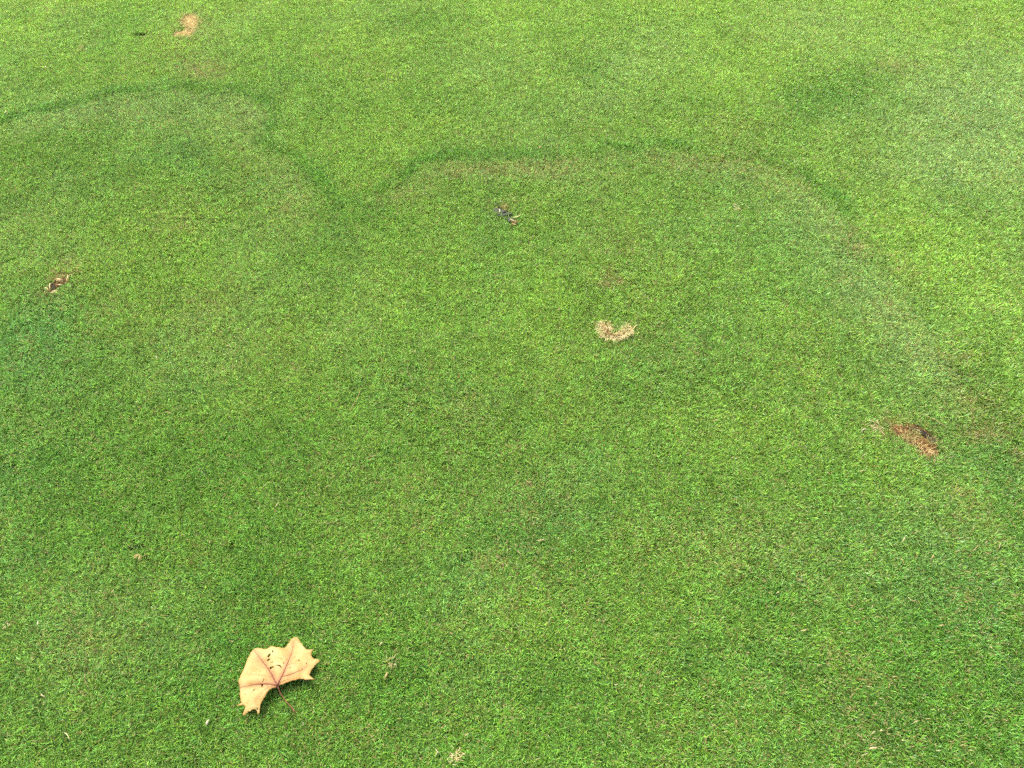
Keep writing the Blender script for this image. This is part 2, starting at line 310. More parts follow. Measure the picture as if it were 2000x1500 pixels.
# lean of the nap
phi = 6.283 * fbm(TX, TY, 0.5, 55, 2) * 1.6 + rng.normal(0, .7, N)
lean = R(16) * fbm(TX, TY, 0.3, 66, 2) * rng.random(N) * 1.6
psi = rng.integers(0, 4, N) * (math.pi / 2) + rng.uniform(-.2, .2, N)
def Rz(a): z, o = np.zeros_like(a), np.ones_like(a); return np.stack([np.cos(a), -np.sin(a), z, np.sin(a), np.cos(a), z, z, z, o], -1).reshape(-1, 3, 3)
def Ry(a): z, o = np.zeros_like(a), np.ones_like(a); return np.stack([np.cos(a), z, np.sin(a), z, o, z, -np.sin(a), z, np.cos(a)], -1).reshape(-1, 3, 3)
M = Rz(phi) @ Ry(lean) @ Rz(psi - phi)
rot = np.stack([np.arctan2(M[:, 2, 1], M[:, 2, 2]), -np.arcsin(np.clip(M[:, 2, 0], -1, 1)), np.arctan2(M[:, 1, 0], M[:, 0, 0])], -1)
# bare marks: no tufts inside, thin ones at the rim
keep = np.ones(N, bool)
uvx = TX; uvy = TY
for poly, thin in ((POLY_RUST, .22), (POLY_TAN, .05), (POLY_LEFT, .12), (POLY_GREY, .04)):
    pw = at_np([p[0] for p in poly], [p[1] for p in poly])
    ins = in_poly(TX + (n3 - .5) * .03, TY + (n2 - .5) * .05, pw)
    keep &= ~(ins & (rng.random(N) > thin))
    dryv = np.where(ins, .9, dryv)
for (c, a, b, d) in HOLE_W:
    q = ((TX - c[0]) / (a + .007)) ** 2 + ((TY - c[1]) / (b + .008)) ** 2
    keep &= q > 1
TX, TY, TZ, scl, tintv, dryv, rot = TX[keep], TY[keep], TZ[keep], scl[keep], tintv[keep], dryv[keep], rot[keep]
N = TX.size
gme = bpy.data.meshes.new('grass'); gme.vertices.add(N)
gme.vertices.foreach_set('co', np.stack([TX, TY, TZ], -1).ravel().astype(np.float32))
a = gme.attributes.new('scl', 'FLOAT', 'POINT'); a.data.foreach_set('value', scl.astype(np.float32))
a = gme.attributes.new('dry', 'FLOAT', 'POINT'); a.data.foreach_set('value', dryv.astype(np.float32))
a = gme.attributes.new('rot', 'FLOAT_VECTOR', 'POINT'); a.data.foreach_set('vector', rot.ravel().astype(np.float32))
a = gme.attributes.new('tint', 'FLOAT_COLOR', 'POINT'); a.data.foreach_set('color', np.concatenate([tintv, np.ones((N, 1))], 1).ravel().astype(np.float32))
a = gme.attributes.new('pick', 'INT', 'POINT'); a.data.foreach_set('value', rng.integers(0, NT, N).astype(np.int32))
gme.materials.append(m_grass)
grass = bpy.data.objects.new('grass', gme); C.objects.link(grass)
tag(grass, 'short mown lawn grass covering the whole ground in mixed greens', 'grass', kind='stuff')
ng = bpy.data.node_groups.new('grass_scatter', 'GeometryNodeTree')
ng.interface.new_socket('Geometry', in_out='INPUT', socket_type='NodeSocketGeometry')
ng.interface.new_socket('Geometry', in_out='OUTPUT', socket_type='NodeSocketGeometry')
gn, gl = ng.nodes, ng.links
gi, go = gn.new('NodeGroupInput'), gn.new('NodeGroupOutput')
ci = gn.new('GeometryNodeCollectionInfo'); ci.inputs['Collection'].default_value = tufts
ci.inputs['Separate Children'].default_value = True; ci.inputs['Reset Children'].default_value = True
iop = gn.new('GeometryNodeInstanceOnPoints'); iop.inputs['Pick Instance'].default_value = True
def named(nm, dt):
    q = gn.new('GeometryNodeInputNamedAttribute'); q.data_type = dt; q.inputs['Name'].default_value = nm
    return [o for o in q.outputs if o.enabled and o.name == 'Attribute'][0]
gl.new(gi.outputs[0], iop.inputs['Points']); gl.new(ci.outputs[0], iop.inputs['Instance'])
gl.new(named('pick', 'INT'), iop.inputs['Instance Index'])
e2r = gn.new('FunctionNodeEulerToRotation'); gl.new(named('rot', 'FLOAT_VECTOR'), e2r.inputs[0])
gl.new(e2r.outputs[0], iop.inputs['Rotation']); gl.new(named('scl', 'FLOAT'), iop.inputs['Scale'])
gl.new(iop.outputs[0], go.inputs[0])
md = grass.modifiers.new('scatter', 'NODES'); md.node_group = ng

# ------------------------------------------------------------------ ribbons: straw, clippings, torn blades
class Ribbons:
    def __init__(s): s.v, s.f, s.r = [], [], []
    def add(s, pts, width, rnd, fold=0.35, taper=(.55, 1, .9, .2)):
        pts = [Vector(p) for p in pts]; n = len(pts); i0 = len(s.v)
        for k, p in enumerate(pts):
            d = (pts[min(k + 1, n - 1)] - pts[max(k - 1, 0)]).normalized()
            sd = d.cross(Vector((0, 0, 1)))
            if sd.length < 1e-4: sd = Vector((1, 0, 0))
            sd.normalize(); up = sd.cross(d)
            w = width / 2 * float(np.interp(k / (n - 1), np.linspace(0, 1, len(taper)), taper))
            s.v += [p - sd * w, p + up * w * fold * 2, p + sd * w]; s.r += [rnd] * 3
        for k in range(n - 1):
            a = i0 + 3 * k
            s.f += [(a, a + 1, a + 4, a + 3), (a + 1, a + 2, a + 5, a + 4)]
    def build(s, name, mat, parent=None, origin=None):
        o = Vector(origin) if origin is not None else Vector((0, 0, 0))
        return mesh_obj(name, [v - o for v in s.v], s.f, mat, parent, attrs={'rnd': s.r})
def strand(p0, az, el, L, curl, sag, n=6):
    """points of a bent strand leaving p0 towards az/el"""
    pts = [Vector(p0)]; 
    for k in range(n - 1):
        pts.append(pts[-1] + Vector((math.cos(az) * math.cos(el), math.sin(az) * math.cos(el), math.sin(el))) * (L / (n - 1)))
        az += curl / (n - 1); el -= sag / (n - 1)
    return pts
def patch_mesh(name, poly_px, mat, parent, origin, lift=0.003, rough=0.004, cell=0.006, seed=1):
    pw = [at(u, v).xy for u, v in poly_px]; pa = np.array([tuple(p) for p in pw])
    lo, hi = pa.min(0), pa.max(0)
    # rim subdivided and frayed
    rim = []
    for k in range(len(pw)):
        a, b = pw[k], pw[(k + 1) % len(pw)]; m_ = max(1, int((b - a).length / 0.008))
        for q in range(m_):
            p = a.lerp(b, q / m_); rim.append(p + Vector((random.uniform(-1, 1), random.uniform(-1, 1))) * 0.0022)
    gxx, gyy = np.meshgrid(np.arange(lo[0], hi[0], cell), np.arange(lo[1], hi[1], cell)); gxx = gxx.ravel() + rng.uniform(-.3, .3, gxx.size) * cell; gyy = gyy.ravel()
    ok = in_poly(gxx, gyy, np.array([tuple(p) for p in rim])); inner = [Vector((x, y)) for x, y in zip(gxx[ok], gyy[ok])]
    nr = len(rim); res = delaunay_2d_cdt(rim + inner, [(k, (k + 1) % nr) for k in range(nr)], [list(range(nr))], 1, 1e-5)
    vv, ff = res[0], res[2]
    xs_, ys_ = np.array([v.x for v in vv]), np.array([v.y for v in vv])
    zz = ground_z(xs_, ys_) + lift + (fbm(xs_, ys_, 0.02, seed, 3) - .5) * 2 * rough
    return mesh_obj(name, [Vector((x, y, z)) - origin for x, y, z in zip(xs_, ys_, zz)], [tuple(f) for f in ff], mat, parent)
def scatter_on(poly_px, count, rb, L=(.012, .03), W=(.0008, .0016), rr=(0, 1), zoff=(.003, .008), grow=0.0, el=(-.1, .5)):
    pw = at_np([p[0] for p in poly_px], [p[1] for p in poly_px]); c0 = pw.mean(0); pw = c0 + (pw - c0) * (1 + grow)
    lo, hi = pw.min(0), pw.max(0); k = 0
    while k < count:
        p = rng.uniform(lo, hi)
        if not in_poly(np.array([p[0]]), np.array([p[1]]), pw)[0]: continue
        k += 1
        rb.add(strand((p[0], p[1], gz(p) + rng.uniform(*zoff)), rng.uniform(0, 6.283), rng.uniform(*el), rng.uniform(*L), rng.normal(0, .7), rng.uniform(.2, 1.1)), rng.uniform(*W), rng.uniform(*rr))

TOP = 0.0085   # height of the mown surface
# ------------------------------------------------------------------ the big fallen leaf
def lz(pts): return [(440 + a / 7.5, 1220 + b / 7.5) for a, b in pts]
OUT = lz([(775, 928), (800, 905), (850, 890), (900, 860), (960, 840), (1030, 815), (1095, 795), (1110, 803), (1140, 795), (1165, 813), (1220, 806), (1302, 796), (1258, 762), (1228, 730), (1240, 708), (1265, 650), (1300, 600), (1340, 555), (1387, 507),
          (1342, 487), (1300, 490), (1270, 470), (1255, 430), (1260, 390), (1290, 350), (1240, 356), (1185, 350), (1150, 315), (1110, 265), (1085, 225), (1052, 168), (1012, 168), (985, 178), (950, 210), (910, 265), (870, 320), (840, 332), (780, 320), (740, 318), (700, 310), (665, 293), (640, 315), (605, 340), (560, 350), (520, 337), (470, 331), (430, 338), (395, 358), (365, 390),
          (345, 440), (320, 490), (300, 540), (285, 590), (260, 650), (230, 710), (205, 770), (180, 826), (195, 870), (200, 920), (205, 970), (205, 1030), (220, 1090), (238, 1142), (205, 1162), (158, 1182), (200, 1188), (240, 1182), (275, 1187), (292, 1202), (285, 1237), (265, 1282), (248, 1335), (300, 1302), (340, 1272), (390, 1252), (425, 1240), (450, 1238), (462, 1272), (478, 1330), (497, 1290), (505, 1240), (525, 1170), (560, 1120), (600, 1060), (630, 1010), (660, 972), (700, 952), (750, 944)])
HOLE = [lz(h) for h in ([(683, 360), (697, 385), (708, 395), (685, 400)], [(650, 418), (655, 440), (632, 470), (618, 455), (640, 435)], [(640, 492), (646, 505), (622, 525), (613, 512)], [(660, 620), (690, 615), (715, 622), (690, 632), (664, 650), (655, 640)],
                         [(745, 602), (775, 596), (800, 600), (825, 630), (812, 632), (790, 610)], [(540, 888), (562, 885), (558, 905), (545, 930)], [(553, 848), (572, 806), (576, 815), (562, 850)], [(1068, 512), (1086, 515), (1078, 532)], [(1184, 550), (1196, 562), (1188, 575)],
                         [(810, 490), (826, 508), (814, 506)], [(288, 1018), (300, 1022), (294, 1040)], [(412, 968), (432, 955), (436, 968), (420, 974)], [(900, 500), (914, 505), (904, 511)], [(464, 1220), (484, 1226), (476, 1248), (466, 1238)], [(1118, 650), (1134, 656), (1122, 662)], [(660, 542), (690, 541), (688, 548), (664, 548)], [(318, 1150), (334, 1155), (322, 1162)])]
VEINS = [([(775, 918), (740, 845), (690, 745), (640, 660), (580, 580), (500, 480), (420, 370)], 1.25), ([(780, 900), (820, 805), (870, 690), (910, 570), (940, 490), (965, 395), (990, 250)], 1.15), ([(768, 912), (700, 890), (600, 882), (540, 878), (450, 885), (380, 893), (210, 910)], 1.1),
         ([(838, 778), (940, 745), (1020, 710), (1120, 655), (1210, 605)], .7), ([(720, 898), (640, 930), (560, 990), (500, 1060), (430, 1140)], .55), ([(690, 765), (600, 755), (500, 740), (360, 732)], .5), ([(605, 628), (560, 622), (515, 620)], .4), ([(805, 870), (850, 840), (900, 820), (960, 800)], .45), ([(700, 705), (722, 670), (728, 640)], .4),
         ([(870, 690), (840, 650), (800, 618)], .4), ([(910, 600), (980, 575), (1060, 520)], .4), ([(460, 935), (420, 985), (370, 1030)], .4), ([(540, 880), (470, 800), (440, 770)], .3), ([(395, 890), (350, 845), (325, 815)], .3)]
LB = 0.0180
J = at(*lz([(775, 920)])[0], LB)
def leaf_z(x, y):
    dx, dy = x - J.x, y - J.y; d = np.hypot(dx, dy)
    z = LB - 0.0045 + 0.0125 * np.exp(-(d / 0.055) ** 2)                       # high at the stalk
    th = np.arctan2(dy, dx)
    z = z + 0.0035 * np.exp(-((th + 0.15) / .5) ** 2) * np.clip(d / .07, 0, 1)   # right lobe lifts
    z = z + 0.003 * np.exp(-((np.abs(th) - 2.75) / .35) ** 2) * np.clip(d / .08, 0, 1)
    z = z + (fbm(x, y, 0.035, 900, 3) - .5) * 0.010 * np.clip(d / .03, 0, 1)
    return z
# (points are traced on the leaf's own mean plane, then lifted by the leaf's shape)
leaf = empty('fallen_leaf', (J.x, J.y, gz(J) ))
tag(leaf, 'large tan fallen leaf fragment with reddish veins, small holes and jagged tips', 'leaf')
o2 = np.array([tuple(at(u, v, LB).xy) for u, v in OUT]); rim = []
for k in range(len(o2)):
    a, b = o2[k], o2[(k + 1) % len(o2)]; m_ = max(1, int(np.linalg.norm(b - a) / 0.004))
    for q in range(m_): rim.append(a + (b - a) * q / m_ + rng.normal(0, .00018, 2))
rim = np.array(rim)
hol = [np.array([tuple(at(u, v, LB).xy) for u, v in h]) for h in HOLE]
hol = [h.mean(0) + (h - h.mean(0)) * 1.4 for h in hol]
for (a_, b_) in lz([(760, 545), (785, 405), (860, 560), (950, 640), (1010, 470), (600, 820), (480, 960), (390, 1080), (300, 880), (520, 690)]):
    c_ = np.array(at(a_, b_, LB).xy); hol.append(c_ + rng.normal(0, .0007, (4, 2)) + np.array([(-1, 0), (0, -1), (1, 0), (0, 1)]) * .0009)
gxx, gyy = np.meshgrid(np.arange(rim[:, 0].min(), rim[:, 0].max(), .003), np.arange(rim[:, 1].min(), rim[:, 1].max(), .003)); gxx, gyy = gxx.ravel(), gyy.ravel()
gxx = gxx + rng.uniform(-.001, .001, gxx.size)
ok = in_poly(gxx, gyy, rim); pts = [Vector(p) for p in rim]; nr = len(pts); edges = [(k, (k + 1) % nr) for k in range(nr)]
for h in hol:
    s0 = len(pts); pts += [Vector(p) for p in h]; edges += [(s0 + k, s0 + (k + 1) % len(h)) for k in range(len(h))]
pts += [Vector((x, y)) for x, y in zip(gxx[ok], gyy[ok])]
res = delaunay_2d_cdt(pts, edges, [list(range(nr))], 1, 1e-6)
LV = np.array([tuple(v) for v in res[0]]); LF = []
for f in res[2]:
    c = LV[list(f)].mean(0)
    if not any(in_poly(c[:1], c[1:], h)[0] for h in hol): LF.append(tuple(f))
used = sorted({i_ for f in LF for i_ in f}); remap = {a_: b_ for b_, a_ in enumerate(used)}
LV = LV[used]; LF = [tuple(remap[i_] for i_ in f) for f in LF]
zz = leaf_z(LV[:, 0], LV[:, 1])
vn = np.zeros(len(LV)); vn2 = np.zeros(len(LV))
for vp, w in VEINS:
    pw = np.array([tuple(at(u, v, LB).xy) for u, v in lz(vp)]); d, _, _ = dist_polyline(LV[:, 0], LV[:, 1], pw)
    fade = np.exp(-(np.hypot(LV[:, 0] - J.x, LV[:, 1] - J.y) / .07) ** 1.5)
    vn = np.maximum(vn, w * np.exp(-(d / (.0030 * w + .0008))) * (0.3 + .7 * fade)); vn2 = np.maximum(vn2, np.exp(-(d / .012) ** 2) * fade * min(1, w))
d_rim, _, _ = dist_polyline(LV[:, 0], LV[:, 1], np.vstack([rim, rim[:1]]))
edge_a = np.exp(-d_rim / .0022)
zz = zz - 0.0012 * np.clip(vn, 0, 1) - 0.0015 * edge_a
m_leaf, n, l, out = new_mat('leaf_blade')
tc = n.new('ShaderNodeTexCoord'); no = n.new('ShaderNodeTexNoise'); no.inputs['Scale'].default_value = 38; no.inputs['Detail'].default_value = 5
no2 = n.new('ShaderNodeTexNoise'); no2.inputs['Scale'].default_value = 330; no2.inputs['Detail'].default_value = 3
l.new(tc.outputs['Object'], no.inputs['Vector']); l.new(tc.outputs['Object'], no2.inputs['Vector'])
r = ramp(n, [(0.3, (0.355, 0.225, 0.068)), (0.5, (0.43, 0.312, 0.110)), (0.7, (0.475, 0.375, 0.162))]); l.new(no.outputs[0], r.inputs[0])
def mixc(fac, a, col):
    m_ = n.new('ShaderNodeMix'); m_.data_type = 'RGBA'; l.new(fac, m_.inputs['Factor']); l.new(a, m_.inputs['A']); m_.inputs['B'].default_value = (*col, 1); return m_.outputs['Result']
no3 = n.new('ShaderNodeTexNoise'); no3.inputs['Scale'].default_value = 24; no3.inputs['Detail'].default_value = 7; no3.inputs['Roughness'].default_value = .7; l.new(tc.outputs['Object'], no3.inputs['Vector'])
bl = ramp(n, [(0.52, (0, 0, 0)), (0.68, (1, 1, 1))]); l.new(no3.outputs[0], bl.inputs[0])
c0_ = mixc(mathn(n, l, 'MULTIPLY', bl.outputs[0], 0.45), r.outputs[0], (0.31, 0.165, 0.05))
c = mixc(mathn(n, l, 'MULTIPLY', attr(n, 'flush').outputs['Fac'], 0.60), c0_, (0.40, 0.175, 0.06))
c = mixc(mathn(n, l, 'MULTIPLY', attr(n, 'rim').outputs['Fac'], 0.5), c, (0.40, 0.18, 0.05))
c = mixc(mathn(n, l, 'MULTIPLY', attr(n, 'vein').outputs['Fac'], 0.7), c, (0.20, 0.05, 0.03))
spot = n.new('ShaderNodeTexVoronoi'); spot.inputs['Scale'].default_value = 130; l.new(tc.outputs['Object'], spot.inputs['Vector'])
sp = ramp(n, [(0.05, (1, 1, 1)), (0.16, (0, 0, 0))]); l.new(spot.outputs['Distance'], sp.inputs[0])
c = mixc(mathn(n, l, 'MULTIPLY', mathn(n, l, 'MULTIPLY', sp.outputs[0], mathn(n, l, 'GREATER_THAN', no.outputs[0], 0.52)), 0.75), c, (0.20, 0.085, 0.03))
b = leafy_shader(n, l, out, c, transl=0.16, rough=0.6, spec=0.25)
bp = n.new('ShaderNodeBump'); bp.inputs['Strength'].default_value = 0.25; bp.inputs['Distance'].default_value = 0.001; l.new(no2.outputs[0], bp.inputs['Height']); l.new(bp.outputs[0], b.inputs['Normal'])
o0 = leaf.location
blade = mesh_obj('leaf_blade', [Vector((x, y, z)) - o0 for (x, y), z in zip(LV, zz)], LF, m_leaf, leaf, attrs={'vein': np.clip(vn, 0, 1), 'flush': np.clip(vn2, 0, 1), 'rim': edge_a})
sm = blade.modifiers.new('thickness', 'SOLIDIFY'); sm.thickness = 0.0005; sm.offset = -1
m_vein, n, l, out = new_mat('leaf_vein')
no = n.new('ShaderNodeTexNoise'); no.inputs['Scale'].default_value = 60; tc = n.new('ShaderNodeTexCoord'); l.new(tc.outputs['Object'], no.inputs['Vector'])
r = ramp(n, [(0.3, (0.12, 0.035, 0.022)), (0.7, (0.22, 0.08, 0.04))]); l.new(no.outputs[0], r.inputs[0])
leafy_shader(n, l, out, r.outputs[0], transl=0.03, rough=0.6)
m_veinp, n, l, out = new_mat('leaf_vein_pale')
no = n.new('ShaderNodeTexNoise'); no.inputs['Scale'].default_value = 60; tc = n.new('ShaderNodeTexCoord'); l.new(tc.outputs['Object'], no.inputs['Vector'])
r = ramp(n, [(0.3, (0.36, 0.17, 0.07)), (0.7, (0.50, 0.28, 0.11))]); l.new(no.outputs[0], r.inputs[0])
leafy_shader(n, l, out, r.outputs[0], transl=0.03, rough=0.6)
def tube(name, pts, rads, mat, parent, sides=7):
    vs_, fs_ = [], []; n_ = len(pts); pts = [Vector(p) for p in pts]
    for k, p in enumerate(pts):
        d = (pts[min(k + 1, n_ - 1)] - pts[max(0, k - 1)]).normalized(); s_ = d.cross(Vector((0, 0, 1))).normalized(); u_ = s_.cross(d)
        for q in range(sides):
            a_ = 6.28318 * q / sides; vs_.append(p + (s_ * math.cos(a_) + u_ * math.sin(a_)) * rads[k])
    for k in range(n_ - 1):
        for q in range(sides): fs_.append((k * sides + q, k * sides + (q + 1) % sides, (k + 1) * sides + (q + 1) % sides, (k + 1) * sides + q))
    fs_ += [tuple(range(sides))[::-1], tuple(range((n_ - 1) * sides, n_ * sides))]
    return mesh_obj(name, vs_, fs_, mat, parent)
def resample(p2, step):
    p2 = np.array(p2); seg = np.r_[0, np.cumsum(np.linalg.norm(np.diff(p2, axis=0), axis=1))]; n_ = max(4, int(seg[-1] / step))
    t = np.linspace(0, seg[-1], n_); return np.stack([np.interp(t, seg, p2[:, 0]), np.interp(t, seg, p2[:, 1])], -1)
for k, (vp, w) in enumerate(VEINS):
    p2 = resample([tuple(at(u, v, LB).xy) for u, v in lz(vp)], .004)
    zv = leaf_z(p2[:, 0], p2[:, 1]) - .0006 * min(1, w)
    rr = np.linspace(.0011 * w, .00022, len(p2))
    tube('vein', [Vector((x, y, z)) - o0 for (x, y), z in zip(p2, zv)], rr, m_vein if w > .6 else m_veinp, leaf, 6)
pp = lz([(772, 915), (785, 950), (800, 990), (850, 1070), (920, 1160), (985, 1225), (1005, 1258), (1005, 1292)])
ph = [leaf_z(np.array([J.x]), np.array([J.y]))[0] - .0003, .021, .019, .0155, .0130, .0120, .0115, .0105]
tube('petiole', [at(u, v, h) - o0 for (u, v), h in zip(pp, ph)], [.0011, .0010, .0009, .0009, .0009, .0011, .0016, .0012], m_vein, leaf, 8)

# ------------------------------------------------------------------ horseshoe of dry straw
def straw_heap(label, path_px, count, spread, L, W, mat, cat='straw', group=None, name='straw_clump', lift=.006, base_mat=None, rr=(0, 1), wid=.010, pale_end=False):
    pw = resample(at_np([p[0] for p in path_px], [p[1] for p in path_px]), .004); c0 = pw.mean(0)
    root = empty(name, (c0[0], c0[1], gz(c0) + TOP * .7)); tag(root, label, cat, group); o_ = root.location
    rb = Ribbons(); tang = np.gradient(pw, axis=0)
    for k in range(count):
        i_ = rng.integers(0, len(pw)); off = rng.normal(0, spread, 2); p = pw[i_] + off
        az = math.atan2(off[1], off[0]) + rng.normal(0, .8); z = gz(p) + TOP - .001 + rng.uniform(0, lift)
        hi = min(1, np.linalg.norm(off) / (spread * 2))
        rb.add([q - o_ for q in strand((p[0], p[1], z), az, rng.uniform(-.2, .35), rng.uniform(*L), rng.normal(0, 1.3), rng.uniform(.2, 1.3))], rng.uniform(*W), float(np.clip(rng.uniform(*rr) * .75 + .35 * hi, 0, 1)))
    rb.build('straw_strands', mat, root)
    if base_mat:
        vs_, fs_ = [], []; n_ = len(pw)
        nrm = np.stack([-tang[:, 1], tang[:, 0]], -1); nrm /= np.linalg.norm(nrm, axis=1)[:, None] + 1e-9
        K = 7
        for i_ in range(n_):
            end = min(1.0, .25 + 2.2 * min(i_, n_ - 1 - i_) / n_)
            for q in range(K):
                s_ = (q / (K - 1) * 2 - 1); p = pw[i_] + nrm[i_] * s_ * wid * end * rng.uniform(.85, 1.15)
                z = gz(p) + TOP - .003 + (1 - s_ * s_) * .008 * end + rng.uniform(0, .0015)
                vs_.append(Vector((p[0], p[1], z)) - o_)
        for i_ in range(n_ - 1):
            for q in range(K - 1): a_ = i_ * K + q; fs_.append((a_, a_ + 1, a_ + K + 1, a_ + K))
        mesh_obj('matted_base', vs_, fs_, base_mat, root)
    return root
hz = lambda pts: [(1140 + a / 14.286, 600 + b / 14.286) for a, b in pts]
h = straw_heap('horseshoe-shaped clump of dry straw, cream tips and rusty matted middle, on green grass', hz([(590, 500), (650, 560), (530, 620), (660, 640), (560, 700), (700, 700), (600, 780), (720, 820), (820, 860), (900, 900), (980, 850), (1080, 830), (1150, 760), (1230, 720), (1240, 650), (1190, 610)]), 560, .0055, (.008, .016), (.0006, .0012), m_straw, base_mat=m_soil_red, wid=.0045, rr=(.2, 1))
rb = Ribbons(); pw = resample(at_np(*zip(*hz([(500, 560), (450, 760), (560, 900), (620, 960), (720, 940), (820, 980), (940, 960), (1040, 900), (1180, 850), (1290, 800), (1280, 680), (1180, 600)]))), .003); cc = at(*hz([(880, 620)])[0])
for k in range(120):
    p = pw[rng.integers(0, len(pw))] + rng.normal(0, .0025, 2); az = math.atan2(p[1] - cc.y, p[0] - cc.x) + rng.normal(0, .5)
    rb.add([q - h.location for q in strand((p[0], p[1], TOP + .003 + rng.uniform(0, .005)), az, rng.uniform(0, .7), rng.uniform(.008, .020), rng.normal(0, .9), rng.uniform(.6, 1.9))], rng.uniform(.0007, .0014), rng.uniform(.6, 1))
rb.build('cream_fringe', m_straw, h)
rb = Ribbons()
rb.add([at(*p, TOP + .004) - h.location for p in hz([(1390, 600), (1430, 540), (1490, 490), (1570, 470)])], .0022, .75)
rb.build('stray_straw', m_straw, h)

# ------------------------------------------------------------------ bare marks
def bare_mark(name, label, poly, soil, straw, count, L, rr=(0, 1), lift=.002, grow=.12, group=None, cat='bare patch', W=(.0008, .0016), el=(-.1, .4)):
    pw = at_np([p[0] for p in poly], [p[1] for p in poly]); c0 = pw.mean(0)
    root = empty(name, (c0[0], c0[1], gz(c0))); tag(root, label, cat, group)
    patch_mesh('bare_soil', poly, soil, root, root.location, lift=lift, seed=len(poly) * 7)
    rb = Ribbons(); scatter_on(poly, count, rb, L=L, rr=rr, grow=grow, W=W, el=el); rb.build('dead_blades', straw, root, root.location)
    return root
b1 = bare_mark('bare_patch', 'rusty brown scraped patch with dead blades beside a thin straw stalk', POLY_RUST, m_soil_red, m_brown, 50, (.008, .018), rr=(0, .6), W=(.0006, .0012), grow=.0)
rb = Ribbons(); scatter_on(zp(1660, 780, 6.25, [(510, 330), (640, 360), (760, 440), (880, 520), (980, 590), (1000, 690), (900, 700), (840, 640), (780, 570), (640, 480), (530, 460)]), 260, rb, L=(.008, .020), rr=(.15, 1), grow=.12, W=(.0006, .0013)); rb.build('matted_blades', m_brown, b1, b1.location)
patch_mesh('dark_soil_shade', zp(1660, 780, 6.25, [(700, 330), (830, 375), (930, 425), (1040, 525), (1010, 560), (940, 500), (850, 430), (760, 400), (690, 370)]), m_dark_soil_shade, b1, b1.location, lift=.006, seed=77)  # dark strip painting the shadow under the overhanging turf edge
rb = Ribbons(); scatter_on(zp(1660, 780, 6.25, [(640, 480), (780, 570), (860, 640), (900, 700), (1040, 730), (1000, 650), (880, 600), (760, 520)]), 70, rb, L=(.012, .028), rr=(.35, .9), grow=.25, W=(.0006, .0012)); rb.build('pale_blades', m_straw, b1, b1.location)
bare_mark('bare_patch', 'tan crescent-shaped bare patch in bright yellow-green grass', POLY_TAN, m_soil_tan, m_tan, 620, (.012, .028))
b3 = bare_mark('bare_patch', 'small orange-brown divot with dark soil and curled pale strands', POLY_LEFT, m_soil_red, m_brown, 190, (.009, .020), rr=(.1, 1), W=(.0007, .0014))
patch_mesh('dark_soil_shade', zp(60, 500, 12.5, [(480, 720), (540, 680), (600, 740), (620, 790), (540, 830), (470, 830), (460, 770)]), m_dark_soil_shade, b3, b3.location, lift=.0075, seed=91)
patch_mesh('dark_soil_shade', zp(60, 500, 12.5, [(770, 590), (830, 580), (850, 640), (800, 670), (760, 640)]), m_dark_soil_shade, b3, b3.location, lift=.0075, seed=92)
rb = Ribbons()
for pts in ([(330, 790), (360, 770), (400, 790), (420, 830)], [(470, 660), (455, 720), (460, 790), (500, 770)], [(500, 870), (560, 850), (620, 840), (650, 815)], [(480, 890), (560, 880), (640, 870)], [(610, 560), (660, 545), (720, 560), (760, 580)], [(860, 590), (890, 540), (910, 480), (900, 450)], [(640, 700), (700, 690), (760, 700)], [(620, 590), (690, 575), (740, 590)]):
    rb.add([at(u, v, TOP + .002 + .002 * (k in (1, 2))) - b3.location for k, (u, v) in enumerate(zp(60, 500, 12.5, pts))], .0028, rng.uniform(.7, 1))
rb.build('pale_strands', m_straw, b3)

# grey torn scrap pressed into the turf
m_grey, n, l, out = new_mat('grey_scrap')
tc = n.new('ShaderNodeTexCoord'); no = n.new('ShaderNodeTexNoise'); no.inputs['Scale'].default_value = 150; no.inputs['Detail'].default_value = 4; l.new(tc.outputs['Object'], no.inputs['Vector'])
r = ramp(n, [(0.3, (0.014, 0.018, 0.011)), (0.55, (0.042, 0.050, 0.034)), (0.8, (0.085, 0.095, 0.07))]); l.new(no.outputs[0], r.inputs[0])
leafy_shader(n, l, out, r.outputs[0], transl=.03, rough=.7)
zg = lambda pts: zp(920, 370, 12.5, pts)
pc = at(*zg([(800, 660)])[0]); gs = empty('torn_scrap', (pc.x, pc.y, gz(pc))); tag(gs, 'dark grey-green torn scrap with black slits pressed into the turf', 'torn scrap')
patch_mesh('dark_soil_shade', POLY_GREY, m_dark_soil_shade, gs, gs.location, lift=.002, seed=31)
for poly, lf, tl in ((([(560, 515), (690, 500), (800, 545), (905, 565), (830, 590), (740, 618), (700, 650), (640, 655), (590, 610), (540, 570)]), .0075, .004), (([(650, 672), (720, 655), (820, 625), (930, 595), (1010, 650), (960, 668), (880, 678), (800, 700), (740, 712)]), .0085, .003), (([(700, 715), (790, 735), (880, 712), (960, 705), (1050, 730), (1010, 770), (930, 800), (870, 760), (780, 742)]), .006, .002), (([(900, 800), (960, 770), (1060, 760), (1080, 800), (1010, 822), (930, 838)]), .008, .003)):
    o = patch_mesh('flap', zg(poly), m_grey, gs, gs.location, lift=lf, rough=.0022, cell=.005, seed=int(lf * 1e4))
    s_ = o.modifiers.new('thickness', 'SOLIDIFY'); s_.thickness = .0012; s_.offset = -1
for pts, w, rv in (([(1040, 690), (1100, 665), (1160, 655), (1230, 600)], .0035, .8), ([(950, 715), (990, 735), (1040, 765), (1110, 790)], .0028, .7), ([(688, 475), (700, 510), (708, 550)], .003, 1.0), ([(980, 850), (1030, 830), (1070, 850), (1100, 860)], .003, .4)):
    rb = Ribbons(); rb.add([at(u, v, TOP + .003) - gs.location for u, v in zg(pts)], w, rv); rb.build('pale_strand', m_straw, gs)
